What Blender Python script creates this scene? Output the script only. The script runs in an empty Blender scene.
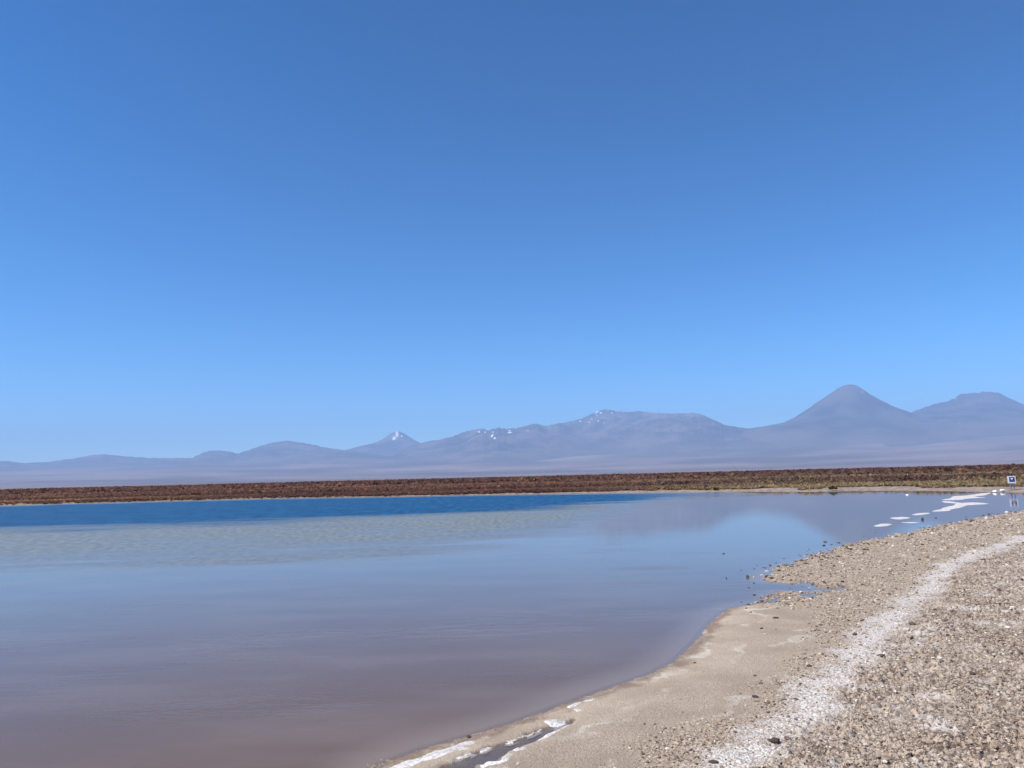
import bpy, bmesh, math, random
import numpy as np
from math import radians as R
random.seed(7); RNG = np.random.default_rng(11)
S = bpy.context.scene
COL = S.collection

# ------------------------------------------------------------------ camera
CAMH = 2.6; F = 750.0; PITCH = math.atan(92/F); ROLL = math.atan(25.0/1024)
fw = np.array([0, math.cos(PITCH), math.sin(PITCH)])
u0 = np.array([0, -math.sin(PITCH), math.cos(PITCH)]); r0 = np.array([1.0, 0, 0])
rt = math.cos(ROLL)*r0 - math.sin(ROLL)*u0
up = math.cos(ROLL)*u0 + math.sin(ROLL)*r0
def ray(px, py):
    d = fw*F + rt*(px-512) - up*(py-384)
    return d/np.linalg.norm(d)
def at(px, py, z=0.0):                      # photo pixel -> point on the level z
    d = ray(px, py); t = (z-CAMH)/d[2]
    return np.array([d[0]*t, d[1]*t, z])
def azel(px, py):
    d = ray(px, py)
    return math.atan2(d[0], d[1]), d[2]/math.hypot(d[0], d[1])
cam = bpy.data.objects.new('camera', bpy.data.cameras.new('camera')); COL.objects.link(cam)
import mathutils
M3 = mathutils.Matrix(((rt[0], up[0], -fw[0]), (rt[1], up[1], -fw[1]), (rt[2], up[2], -fw[2])))
cam.matrix_world = mathutils.Matrix.Translation((0, 0, CAMH)) @ M3.to_4x4()
cam.data.sensor_width = 36; cam.data.lens = F*36/1024
cam.data.clip_start = 0.05; cam.data.clip_end = 200000
S.camera = cam

# ------------------------------------------------------------------ numpy noise
def _h(ix, iy, seed):
    ix = ix.astype(np.int64); iy = iy.astype(np.int64)
    n = (ix*374761393 + iy*668265263 + seed*1442695041) & 0xffffffff
    n = ((n ^ (n >> 13))*1274126177) & 0xffffffff
    n = ((n ^ (n >> 16))*2246822519) & 0xffffffff
    return ((n ^ (n >> 15)) & 0xffffff)/float(0xffffff)
def vnoise(x, y, seed=0):
    ix = np.floor(x); iy = np.floor(y); fx = x-ix; fy = y-iy
    fx = fx*fx*fx*(fx*(fx*6-15)+10); fy = fy*fy*fy*(fy*(fy*6-15)+10)
    a = _h(ix, iy, seed); b = _h(ix+1, iy, seed); c = _h(ix, iy+1, seed); d = _h(ix+1, iy+1, seed)
    return (a*(1-fx)+b*fx)*(1-fy)+(c*(1-fx)+d*fx)*fy
def fbm(x, y, oct=4, seed=0, gain=0.5):
    s = 0; a = 1; t = 0; c, sn = math.cos(0.6), math.sin(0.6)
    for k in range(oct):
        s = s+a*vnoise(x, y, seed+k*17); t += a; a *= gain
        x, y = (x*c-y*sn)*2.03+3.1, (x*sn+y*c)*2.03+1.7
    return s/t
def ridged(x, y, oct=5, seed=0):
    s = 0; a = 1; t = 0; c, sn = math.cos(0.9), math.sin(0.9)
    for k in range(oct):
        s = s+a*(1-np.abs(2*vnoise(x, y, seed+k*13)-1)); t += a; a *= 0.52
        x, y = (x*c-y*sn)*2.07+5.1, (x*sn+y*c)*2.07+2.7
    return s/t
def worley(x, y, seed=0):
    ix = np.floor(x); iy = np.floor(y)
    f1 = np.full(x.shape, 9.0); f2 = np.full(x.shape, 9.0); cid = np.zeros(x.shape)
    for dx in (-1, 0, 1):
        for dy in (-1, 0, 1):
            cx = ix+dx; cy = iy+dy
            px = cx+0.1+0.8*_h(cx, cy, seed); py = cy+0.1+0.8*_h(cx, cy, seed+5)
            d = np.hypot(px-x, py-y); m = d < f1
            f2 = np.where(m, f1, np.minimum(f2, d))
            cid = np.where(m, _h(cx, cy, seed+9), cid); f1 = np.where(m, d, f1)
    return f1, f2, cid
def sstep(a, b, x):
    t = np.clip((x-a)/(b-a), 0, 1); return t*t*(3-2*t)
def seg_dist(x, y, pts, closed=False, wid=None):
    best = np.full(x.shape, 1e9); w = np.zeros(x.shape)
    n = len(pts)
    for i in range(n if closed else n-1):
        ax, ay = pts[i][:2]; bx, by = pts[(i+1) % n][:2]
        vx, vy = bx-ax, by-ay; L = vx*vx+vy*vy+1e-12
        t = np.clip(((x-ax)*vx+(y-ay)*vy)/L, 0, 1)
        d = np.hypot(x-ax-t*vx, y-ay-t*vy)
        if wid is not None: w = np.where(d < best, wid[i]*(1-t)+wid[(i+1) % n]*t, w)
        best = np.minimum(best, d)
    return (best, w) if wid is not None else best
def inside(x, y, pts):
    r = np.zeros(x.shape, bool); n = len(pts)
    for i in range(n):
        ax, ay = pts[i][:2]; bx, by = pts[(i+1) % n][:2]
        if ay == by: continue
        c = ((ay > y) != (by > y)) & (x < (bx-ax)*(y-ay)/(by-ay)+ax)
        r ^= c
    return r
def sdist(x, y, pts):                         # >0 outside the polygon
    d = seg_dist(x, y, pts, True); return np.where(inside(x, y, pts), -d, d)

# ------------------------------------------------------------------ materials
def mat(name):
    m = bpy.data.materials.new(name); m.use_nodes = True; nt = m.node_tree
    for n in list(nt.nodes): nt.nodes.remove(n)
    return m, nt
def N(nt, t, **kw):
    n = nt.nodes.new(t)
    for k, v in kw.items():
        if k in n.inputs.keys(): n.inputs[k].default_value = v
        else: setattr(n, k, v)
    return n
def L(nt, a, b): nt.links.new(a, b)
def mixc(nt, f, a, b, mode='MIX'):
    m = nt.nodes.new('ShaderNodeMix'); m.data_type = 'RGBA'; m.blend_type = mode
    for s, v in ((m.inputs[0], f), (m.inputs[6], a), (m.inputs[7], b)):
        if isinstance(v, (float, int)): s.default_value = v
        elif isinstance(v, tuple): s.default_value = (*v, 1) if len(v) == 3 else v
        else: L(nt, v, s)
    return m.outputs[2]
def mth(nt, op, a, b=0.0, clamp=False):
    m = nt.nodes.new('ShaderNodeMath'); m.operation = op; m.use_clamp = clamp
    for s, v in ((m.inputs[0], a), (m.inputs[1], b)):
        if isinstance(v, (float, int)): s.default_value = v
        else: L(nt, v, s)
    return m.outputs[0]
def ramp(nt, f, p0, p1):
    m = nt.nodes.new('ShaderNodeMapRange'); m.interpolation_type = 'SMOOTHSTEP'
    m.inputs['From Min'].default_value = p0; m.inputs['From Max'].default_value = p1
    L(nt, f, m.inputs['Value']); return m.outputs['Result']
def attr(nt, name):
    a = nt.nodes.new('ShaderNodeAttribute'); a.attribute_name = name; return a.outputs['Fac']
def noise(nt, scale, detail=3, sc=(1, 1, 1), rough=0.5, off=(0, 0, 0)):
    tc = nt.nodes.new('ShaderNodeTexCoord'); mp = nt.nodes.new('ShaderNodeMapping')
    mp.inputs['Scale'].default_value = sc; mp.inputs['Location'].default_value = off
    L(nt, tc.outputs['Object'], mp.inputs['Vector'])
    n = nt.nodes.new('ShaderNodeTexNoise'); n.inputs['Scale'].default_value = scale
    n.inputs['Detail'].default_value = detail; n.inputs['Roughness'].default_value = rough
    L(nt, mp.outputs[0], n.inputs['Vector']); return n.outputs['Fac']
def surf(nt, col, rough=0.9, normal=None, spec=0.3):
    b = nt.nodes.new('ShaderNodeBsdfPrincipled'); o = nt.nodes.new('ShaderNodeOutputMaterial')
    if isinstance(col, tuple): b.inputs['Base Color'].default_value = (*col, 1)
    else: L(nt, col, b.inputs['Base Color'])
    if isinstance(rough, float): b.inputs['Roughness'].default_value = rough
    else: L(nt, rough, b.inputs['Roughness'])
    b.inputs['Specular IOR Level'].default_value = spec
    if normal is not None: L(nt, normal, b.inputs['Normal'])
    L(nt, b.outputs[0], o.inputs['Surface']); return b
def bump(nt, h, strength, dist):
    b = nt.nodes.new('ShaderNodeBump'); b.inputs['Distance'].default_value = dist
    if isinstance(strength, float): b.inputs['Strength'].default_value = strength
    else: L(nt, strength, b.inputs['Strength'])
    L(nt, h, b.inputs['Height']); return b.outputs[0]

# ------------------------------------------------------------------ mesh helpers
def mesh_np(name, V, Q, mats, attrs={}, smooth=True):
    me = bpy.data.meshes.new(name); k = Q.shape[1]
    me.vertices.add(len(V)); me.vertices.foreach_set('co', np.ascontiguousarray(V, np.float32).ravel())
    me.loops.add(Q.size); me.loops.foreach_set('vertex_index', np.ascontiguousarray(Q, np.int32).ravel())
    me.polygons.add(len(Q)); me.polygons.foreach_set('loop_start', np.arange(0, Q.size, k, dtype=np.int32))
    me.polygons.foreach_set('loop_total', np.full(len(Q), k, np.int32))
    me.polygons.foreach_set('use_smooth', np.full(len(Q), smooth))
    for a, v in attrs.items():
        v = np.asarray(v, np.float32)
        if v.ndim == 1:
            me.attributes.new(a, 'FLOAT', 'POINT').data.foreach_set('value', v)
        else:
            me.attributes.new(a, 'FLOAT_VECTOR', 'POINT').data.foreach_set('vector', np.ascontiguousarray(v).ravel())
    me.materials.append(mats); me.update(calc_edges=True)
    return me
def link(name, me, parent=None, loc=(0, 0, 0), **props):
    o = bpy.data.objects.new(name, me); COL.objects.link(o); o.location = loc
    if parent is not None: o.parent = parent
    for k, v in props.items(): o[k] = v
    return o
def grid_faces(nr, nc, keep=None, wrap=False):
    i = np.arange(nr-1)[:, None]; j = np.arange(nc-1)[None, :]
    a = i*nc+j; Q = np.stack([a, a+1, a+nc+1, a+nc], -1).reshape(-1, 4)
    if keep is not None:
        k = keep.ravel(); m = k[Q].any(1); Q = Q[m]
    return Q
def compact(V, Q, attrs):
    used = np.zeros(len(V), bool); used[Q.ravel()] = True
    idx = np.cumsum(used)-1
    return V[used], idx[Q], {k: v[used] for k, v in attrs.items()}

# ------------------------------------------------------------------ layout of the lagoon
near_px = [(380, 765.6), (420.6, 750), (470.6, 736), (514, 723), (555, 708), (599, 692), (649, 675), (674, 662.5),
           (686, 651.6), (700, 637.5), (708, 626), (720, 615), (729, 609), (743, 605.6), (762, 603), (773, 602.5), (779, 598),
           (777, 595), (786, 592.5), (806, 594), (832, 590.5), (829, 586), (801, 583), (767, 581), (771, 573.5), (787, 566),
           (817, 557), (839, 549), (860, 543), (900, 535), (940, 526), (980, 518.5), (1024, 511)]
far_px = [(1060, 491.5), (1024, 492), (985, 492), (940, 490.5), (860, 490), (800, 491.8), (760, 491), (700, 492), (640, 492.5),
          (560, 493.5), (480, 494.8), (400, 496.3), (300, 497.8), (200, 500.2), (100, 502.8), (0, 505.5)]
near_sh = [tuple(at(*p)[:2]) for p in near_px]; far_sh = [tuple(at(*p)[:2]) for p in far_px]
LAG = ([(-130, -60), (-14, -10), (-4.5, 0), (-2.3, 3.5)] + near_sh + [(50, 55), (95, 62), (100, 70)] + far_sh
       + [(-110, 92), (-170, 70), (-220, 10), (-190, -50)])
def px2w(pts, z=0.03): return [tuple(at(x, y, z)[:2]) for x, y in pts]
Z3 = lambda p: [(380+x/4.654, 690+y/4.654) for x, y in p]
pool_px = Z3([(240, 380), (330, 340), (420, 312), (470, 287), (540, 264), (600, 247), (680, 218), (760, 184), (850, 158), (900, 150),
              (885, 165), (740, 235), (665, 268), (612, 300), (575, 330), (545, 350), (500, 355), (470, 380)])
POOL = px2w(pool_px, 0.0)
puddles = [px2w(p, 0.0) for p in (
    [(788, 604), (794, 603.5), (797, 606), (793, 609), (786, 607)], [(803, 594), (818, 593), (822, 596), (812, 599), (801, 597)],
    [(835, 586), (848, 584), (852, 588), (840, 589.5)])]
def HB(s):                                     # bank profile from signed distance
    return np.where(s > 0, 0.52*(1-np.exp(-np.maximum(s, 0)/8.5)), np.maximum(0.10*s, -0.7))
sand_px = [(540, 680), (620, 650), (645, 632), (668, 602), (700, 590), (742, 592), (772, 601), (790, 603), (812, 615), (820, 635),
           (800, 655), (765, 680), (735, 700), (690, 735), (650, 800), (300, 800), (400, 735), (480, 715)]
SAND = px2w(sand_px, 0.08)
salt_px = [(690, 800, 46), (732, 759, 38), (797, 714, 34), (839, 669, 30), (881, 630, 25), (917, 597, 19), (933, 581, 15),
           (952, 563, 14), (990, 549, 14), (1024, 537, 12), (1080, 522, 8)]
def surf_pt(px, py):
    z = 0.2
    for _ in range(12):
        p = at(px, py, z); s = sdist(np.array([p[0]]), np.array([p[1]]), LAG)[0]
        z = 0.5*z+0.5*float(HB(np.array([s]))[0])
    return at(px, py, z)
salt_w = []; salt_hw = []
for x, y, w in salt_px:
    p = surf_pt(x, y); salt_w.append(tuple(p[:2])); salt_hw.append(.88*w*math.hypot(p[0], p[1])/F)
salt_w.insert(0, (salt_w[0][0]-1.2, salt_w[0][1]-2.5)); salt_hw.insert(0, salt_hw[0])

# ------------------------------------------------------------------ shore (near bank)
def shore_height(x, y, full=True):
    wob = (fbm(x*1.1, y*1.1, 3, 3)-0.5)
    s = sdist(x, y, LAG)
    r = np.hypot(x, y)
    h = HB(s)
    sandm = sstep(0.35, -0.35, sdist(x, y, SAND)+(fbm(x*1.3, y*1.3, 3, 41)-.5)*1.4)
    d, w = seg_dist(x, y, salt_w, False, salt_hw)
    # side of the salt trail: points inland of it are crusted with clods
    salt = sstep(1.4, 0.1, d/w+(fbm(x*2.2, y*2.2, 5, 77, .62)-.5)*2.3)
    n1 = fbm(x*0.55, y*0.55, 4, 21)-0.5
    # how far inland of the trail (sign from distance to the lagoon)
    ti = np.interp(np.arctan2(x, y), [p[0] for p in TR], [p[1] for p in TR])
    inland = sstep(-0.15, 0.35, (ti-r)/(0.15*ti))
    f1, f2, cid = worley(x*24+(fbm(x*8, y*8, 2, 5))*2, y*24+(fbm(x*8, y*8, 2, 6))*2, 31)
    g1, g2, cid2 = worley(x*44, y*44, 57)
    fine = fbm(x*27, y*27, 4, 91, .6)-.5
    b1_, b2_, cid3 = worley(x*6.5+fbm(x*9, y*9, 2, 14), y*6.5+fbm(x*9, y*9, 2, 15), 83)
    big = np.clip(1-b1_*1.9, 0, 1)**.6*(cid3 > .72)*(cid3-.5)
    clod = np.clip(1-f1*1.15, 0, 1)**0.7*(0.35+cid)
    peb = np.clip(1-g1*1.2, 0, 1)*(cid2 > 0.55)*cid2
    rough = np.clip(0.10+0.9*inland+0.42*(1-sandm)*(1-inland), 0, 1)*(1-0.5*salt)
    bed = sstep(-0.02, -0.10, h)
    rough = rough*(1-0.8*bed)
    patch = fbm(x*1.7, y*1.7, 3, 8)
    und = n1*0.10*sstep(0.3, 3.0, s)*(1-sandm*.7)
    gravel = (1-sandm)*(1-inland)
    spit = gravel*sstep(1.6, 0.2, np.abs(s))*sstep(9, 13, r)
    dz = (und + rough*(0.030*(clod-0.35)*(0.4+1.2*patch) + 0.046*fine + 0.014*peb + 0.11*big*inland)
          + spit*(0.10*(fbm(x*3, y*3, 4, 66)-0.47)) + 0.004*fine + sandm*0.012*(fbm(x*2.5, y*5, 3, 15)-.5)*sstep(0, .3, s))
    h = h+dz
    pm = sstep(0.07, -0.10, sdist(x, y, POOL)+(fbm(x*7, y*7, 3, 19)-.5)*0.12)
    h = h*(1-pm)-0.035*pm
    for P in puddles:
        q = sstep(0.15, -0.15, sdist(x, y, P)+(fbm(x*5, y*5, 3, 29)-.5)*0.3); h = h*(1-q)-0.03*q
    return h, dict(salt=salt, sand=sandm, clodid=cid, pebid=cid2, inland=inland, mud=pm, sd=s)
TR = sorted((math.atan2(p[0], p[1]), math.hypot(*p)) for p in salt_w)
RNEAR, RFAR = 2.6, 95.0
rs = [RNEAR]
while rs[-1] < RFAR: rs.append(rs[-1]+0.0125*(rs[-1]/5.5)**1.6)
rs = np.array(rs); azs = np.linspace(R(-32), R(50), 1500)
Rg, Ag = np.meshgrid(rs, azs, indexing='ij')
X = Rg*np.sin(Ag); Y = Rg*np.cos(Ag)
s_all = sdist(X, Y, LAG)
dfar = seg_dist(X, Y, far_sh)
keep = (s_all > -2.6) & (dfar > 3.0) & (seg_dist(X, Y, near_sh+[(50, 55), (95, 62)]) < dfar)
Q = grid_faces(*X.shape, keep=keep)
V = np.stack([X.ravel(), Y.ravel(), np.zeros(X.size)], -1)
V, Q, _ = compact(V, Q, {})
h, A = shore_height(V[:, 0], V[:, 1]); V[:, 2] = h
m, nt = mat('shore_crust')
n_f = noise(nt, 46, 5, rough=.62); n_m = noise(nt, 7, 4); n_c = noise(nt, 1.1, 4, off=(3, 1, 0)); n_v = noise(nt, 95, 2)
# crusty clods: every clod has its own tone
cl = mixc(nt, ramp(nt, attr(nt, 'clodid'), 0.0, 1.0), (0.14, 0.092, 0.064), (0.52, 0.41, 0.305))
cl = mixc(nt, ramp(nt, attr(nt, 'pebid'), 0.80, 0.90), cl, (0.10, 0.072, 0.058))
cl = mixc(nt, ramp(nt, n_f, 0.54, 0.68), cl, (0.60, 0.545, 0.48))
cl = mixc(nt, ramp(nt, noise(nt, 26, 4, off=(7, 2, 0)), 0.48, 0.37), cl, (0.06, 0.042, 0.036))  # dark specks: the small shadows among the clods, put into the colour
cl = mixc(nt, ramp(nt, n_c, 0.35, 0.75), cl, mixc(nt, 0.35, cl, (0.50, 0.43, 0.36)))
gr = mixc(nt, ramp(nt, n_f, 0.38, 0.62), (0.23, 0.17, 0.12), (0.49, 0.40, 0.30))
gr = mixc(nt, ramp(nt, attr(nt, 'pebid'), 0.82, 0.90), gr, (0.16, 0.115, 0.09))
gr = mixc(nt, ramp(nt, n_v, 0.60, 0.70), gr, (0.62, 0.57, 0.50))
gr = mixc(nt, ramp(nt, n_c, 0.5, 0.7), gr, mixc(nt, 0.5, gr, (0.46, 0.37, 0.28)))
sd = mixc(nt, ramp(nt, n_c, 0.35, 0.65), (0.41, 0.33, 0.24), (0.53, 0.435, 0.325))
sd = mixc(nt, ramp(nt, n_f, 0.40, 0.62), mixc(nt, 0.35, sd, (0.30, 0.225, 0.165)), sd)
lines = mth(nt, 'SINE', mth(nt, 'ADD', mth(nt, 'MULTIPLY', attr(nt, 'sd'), 8.0), mth(nt, 'MULTIPLY', noise(nt, 1.3, 4), 16.0)))
sd = mixc(nt, mth(nt, 'MULTIPLY', ramp(nt, lines, 0.55, 1.0), ramp(nt, noise(nt, 1.0, 4, off=(5, 9, 0)), .42, .6)), sd, (0.60, 0.53, 0.44))
sd = mixc(nt, mth(nt, 'MULTIPLY', ramp(nt, n_v, 0.52, 0.40), ramp(nt, attr(nt, 'sd'), 0.15, 1.2)), sd, (0.25, 0.185, 0.135))
cl = mixc(nt, mth(nt, 'MULTIPLY', ramp(nt, noise(nt, 1.7, 6, rough=.75, off=(2, 4, 0)), 0.50, 0.64), ramp(nt, n_m, .35, .6)), cl, (0.62, 0.575, 0.53))
c = mixc(nt, attr(nt, 'inland'), gr, cl)
c = mixc(nt, attr(nt, 'sand'), c, sd)
sc_ = mixc(nt, ramp(nt, n_f, 0.40, 0.62), (0.40, 0.335, 0.28), (0.80, 0.775, 0.73))
c = mixc(nt, mth(nt, 'MULTIPLY', attr(nt, 'salt'), ramp(nt, noise(nt, 13, 6, rough=.75), 0.33, 0.50)), c, sc_)
wet = attr(nt, 'wet')
c = mixc(nt, wet, c, mixc(nt, 0.55, mixc(nt, 1.0, c, (0.66, 0.60, 0.56), 'MULTIPLY'), (0.24, 0.17, 0.13)))
c = mixc(nt, attr(nt, 'mud'), c, (0.105, 0.072, 0.075))
surf(nt, c, 0.9, bump(nt, mth(nt, 'ADD', n_f, mth(nt, 'MULTIPLY', n_v, 0.6)), 0.9, 0.02), 0.25)
zz = V[:, 2]
wz = zz+(fbm(V[:, 0]*5, V[:, 1]*5, 3, 12)-.5)*0.014; wet = sstep(0.016, 0.004, wz)*(0.12+0.88*sstep(-0.006, 0.002, wz))
link('shore', mesh_np('shore', V, Q, m, dict(A, wet=wet)), kind='structure')
SHORE_V = V; SHORE_A = A

# ------------------------------------------------------------------ ground sheet out to the mountains
def fan_z(x, y):                                # the bare alluvial plain rising towards the mountains
    r = np.hypot(x, y); az = np.arctan2(x, y)
    e = np.interp(az, [-1.5, -.6, -.3, 0, .3, .6, 1.5], [13, 15, 19, 24, 27, 28, 26])/F
    t = np.clip((r-12500)/14500, 0, None)
    z = np.where(t < 1, e*np.minimum(r, 27000)*t**1.25, e*27000)
    return z*(1+0.22*(fbm(x/4200, y/4200, 4, 71)-.5)) + sstep(0, .4, t)*60*(fbm(x/1500, y/1100, 4, 73)-.5)
rr = np.concatenate([[0.5], np.geomspace(2, 60, 90), np.geomspace(62, 150, 120), np.geomspace(152, 3000, 90), np.geomspace(3100, 12000, 20), np.geomspace(12200, 46000, 200)])
aa = np.linspace(-math.pi, math.pi, 721)
Rg, Ag = np.meshgrid(rr, aa, indexing='ij'); X = Rg*np.sin(Ag); Y = Rg*np.cos(Ag)
s = sdist(X, Y, LAG); dfar = seg_dist(X, Y, [(100, 70)]+far_sh+[(-110, 92), (-170, 70)]); dnear = seg_dist(X, Y, [(-130, -60), (-14, -10), (-4.5, 0)]+near_sh+[(50, 55), (95, 62)])
farside = (dfar < dnear)
hf = np.where(s > 0, 0.06*np.minimum(s, 4)+0.0007*np.clip(s-4, 0, 400), np.maximum(0.12*s, -0.7))
cover = (~farside) & (np.abs(Ag) < R(60)) & (Rg < 100)
hn = HB(s)-0.16*((Ag > R(-31)) & (Ag < R(49)) & (Rg > RNEAR+.3) & (Rg < 90))
H = np.where(farside, hf, hn)+fan_z(X, Y)+0.12*(fbm(X/14, Y/14, 3, 4)-.5)*(farside & (s > 6))
beach_w = np.interp(Ag, [-0.7, -0.35, -0.1, 0.12, 0.25, 0.45, 0.62, 0.8], [0.3, 0.3, 0.5, 1.6, 3.8, 5.2, 6.5, 7.0])
veg = (farside | (Rg > 200))*sstep(0.0, 1.0, (s-beach_w*(0.1+1.7*fbm(X/5, Y/5, 3, 2)))/1.2)
m, nt = mat('desert_ground')
tc = nt.nodes.new('ShaderNodeTexCoord'); ln = N(nt, 'ShaderNodeVectorMath', operation='LENGTH'); L(nt, tc.outputs['Object'], ln.inputs[0])
rad = ln.outputs['Value']
nb = noise(nt, 0.05, 4, sc=(.6, 1, 1)); ns = noise(nt, 1.5, 3)
sandc = mixc(nt, ramp(nt, ns, 0.35, 0.65), (0.19, 0.145, 0.12), (0.34, 0.28, 0.235))
vegc = mixc(nt, ramp(nt, nb, 0.42, 0.6), (0.13, 0.075, 0.05), (0.24, 0.17, 0.10))
fanc = mixc(nt, ramp(nt, noise(nt, 0.00035, 6, sc=(.7, 1.0, 1)), 0.38, 0.66), (0.115, 0.084, 0.078), (0.255, 0.185, 0.162))  # pale sandy fan; thicker haze low down is partly put into this colour
c = mixc(nt, attr(nt, 'veg'), sandc, vegc)
c = mixc(nt, ramp(nt, rad, 9000, 14000), c, fanc)
surf(nt, c, 0.95, None, 0.1)
V = np.stack([X.ravel(), Y.ravel(), H.ravel()], -1)
link('ground', mesh_np('ground', V, grid_faces(*X.shape), m, dict(veg=veg.ravel())), kind='structure')

# ------------------------------------------------------------------ water
rw = np.concatenate([np.geomspace(1.5, 60, 260), np.linspace(60.3, 112, 200), np.geomspace(113, 260, 20)])
aw = np.linspace(R(-115), R(60), 640)
Rg, Ag = np.meshgrid(rw, aw, indexing='ij'); X = Rg*np.sin(Ag); Y = Rg*np.cos(Ag)
s = sdist(X, Y, LAG)
pk = (sdist(X, Y, POOL) < 0.4)
keep = (s < 0.9) | pk
for P in puddles: keep |= sdist(X, Y, P) < 0.4
def bound(pts):                               # distance of a zone edge, as a function of direction
    q = []
    for x, y in pts:
        p = at(x, y); q.append((math.atan2(p[0], p[1]), math.hypot(p[0], p[1])))
    q.sort(); return [a for a, b in q], [b for a, b in q]
b1 = bound([(-200, 533), (0, 530.5), (100, 528), (200, 524.5), (300, 520.5), (400, 516.5), (480, 512), (560, 507), (620, 502.5), (680, 498), (760, 493)])
b2 = bound([(-200, 595), (0, 580), (80, 572), (160, 563), (260, 556), (350, 551), (430, 543), (500, 535), (560, 526), (620, 515), (680, 505), (760, 495)])
R1 = np.interp(Ag, *b1); R2 = np.interp(Ag, *b2)
wob = (fbm(X/9, Y/3.2, 4, 51)-.5)
uu = 1/Rg                                      # far band edges measured in 1/r like the depth of the lake bottom contours
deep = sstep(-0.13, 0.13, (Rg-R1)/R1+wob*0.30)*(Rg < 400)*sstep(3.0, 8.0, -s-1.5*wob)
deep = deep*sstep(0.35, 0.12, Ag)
shoal = sstep(-0.26, 0.42, (Rg-R2)/R2+wob*0.75)*(0.82+0.36*fbm(X/7, Y/4, 4, 57))
shoal = shoal*sstep(0.30, 0.05, Ag)*sstep(1.5, 5.0, -s-1.5*wob)
calm_far = sstep(7, 3, -s)*(Rg > 60)
depth = np.maximum(-s, 0)*0.10
streak = fbm(X/3.5, Y/1.3, 4, 61)
V = np.stack([X.ravel(), Y.ravel(), np.zeros(X.size)], -1)
Q = grid_faces(*X.shape, keep=keep)
V, Q, At = compact(V, Q, {k: v.ravel() for k, v in dict(deep=deep, shoal=shoal, depth=depth, calm=calm_far, streak=streak, far=sstep(12, 34, Rg)).items()})
m, nt = mat('lagoon_water')
w1 = noise(nt, 2.2, 3, sc=(0.8, 2.2, 1)); w2 = noise(nt, 9, 3, sc=(1, 2.4, 1)); w3 = noise(nt, 0.35, 2, sc=(.6, 1.6, 1))
hgt = mth(nt, 'ADD', mth(nt, 'MULTIPLY', w1, 0.6), mth(nt, 'ADD', mth(nt, 'MULTIPLY', w2, 0.30), mth(nt, 'MULTIPLY', w3, 0.5)))
a_deep, a_shoal, a_depth, a_far = attr(nt, 'deep'), attr(nt, 'shoal'), attr(nt, 'depth'), attr(nt, 'far')
stk = ramp(nt, attr(nt, 'streak'), 0.50, 0.72)
st = mth(nt, 'ADD', mth(nt, 'ADD', mth(nt, 'MULTIPLY', mth(nt, 'MULTIPLY', stk, 0.05), mth(nt, 'SUBTRACT', 1.0, a_far)), mth(nt, 'SUBTRACT', 0.0075, mth(nt, 'MULTIPLY', a_far, 0.0030))), mth(nt, 'ADD', mth(nt, 'MULTIPLY', mth(nt, 'POWER', a_shoal, 2.0), 0.28), mth(nt, 'MULTIPLY', a_deep, 0.35)))
bn = bump(nt, hgt, st, 0.35)
body = mixc(nt, a_far, (0.138, 0.085, 0.045), (0.140, 0.134, 0.120))
nb2 = noise(nt, 0.55, 5, sc=(.5, 1.5, 1))
body = mixc(nt, ramp(nt, nb2, 0.35, 0.7), body, mixc(nt, 0.22, body, (0.26, 0.20, 0.15)))
shc = mixc(nt, ramp(nt, noise(nt, 3.0, 5, sc=(1.3, .5, 1), rough=.65), 0.34, 0.66), (0.115, 0.125, 0.105), (0.235, 0.24, 0.20))  # light and dark of the ripples painted into the shoal colour
body = mixc(nt, ramp(nt, a_depth, 0.075, 0.0), body, (0.215, 0.16, 0.115))
body = mixc(nt, a_shoal, body, shc)
dpc = mixc(nt, ramp(nt, noise(nt, 1.4, 5, sc=(1.2, .2, 1), rough=.65), 0.38, 0.62), (0.002, 0.050, 0.135), (0.006, 0.095, 0.225))  # light and dark dashes of waves painted into the deep blue
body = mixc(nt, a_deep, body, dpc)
df = nt.nodes.new('ShaderNodeBsdfDiffuse'); L(nt, body, df.inputs['Color'])
tr = nt.nodes.new('ShaderNodeBsdfTransparent'); tr.inputs['Color'].default_value = (0.98, 0.97, 0.95, 1)
ms = nt.nodes.new('ShaderNodeMixShader'); L(nt, ramp(nt, a_depth, -0.012, 0.014), ms.inputs[0]); L(nt, tr.outputs[0], ms.inputs[1]); L(nt, df.outputs[0], ms.inputs[2])
gl = nt.nodes.new('ShaderNodeBsdfGlossy'); L(nt, bn, gl.inputs['Normal'])
gl.inputs['Color'].default_value = (0.97, 0.97, 0.97, 1)
rg = mth(nt, 'ADD', mth(nt, 'ADD', 0.03, mth(nt, 'MULTIPLY', a_shoal, 0.20)), mth(nt, 'MULTIPLY', a_deep, 0.22)); L(nt, rg, gl.inputs['Roughness'])
fr = nt.nodes.new('ShaderNodeFresnel'); fr.inputs['IOR'].default_value = 1.333; L(nt, bn, fr.inputs['Normal'])
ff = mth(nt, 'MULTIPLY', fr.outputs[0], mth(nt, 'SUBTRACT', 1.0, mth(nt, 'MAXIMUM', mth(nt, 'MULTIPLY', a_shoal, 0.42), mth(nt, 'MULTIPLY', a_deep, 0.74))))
m2 = nt.nodes.new('ShaderNodeMixShader'); L(nt, ff, m2.inputs[0]); L(nt, ms.outputs[0], m2.inputs[1]); L(nt, gl.outputs[0], m2.inputs[2])
o = nt.nodes.new('ShaderNodeOutputMaterial'); L(nt, m2.outputs[0], o.inputs['Surface'])
link('lagoon_water', mesh_np('lagoon_water', V, Q, m, At), kind='structure')

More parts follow.
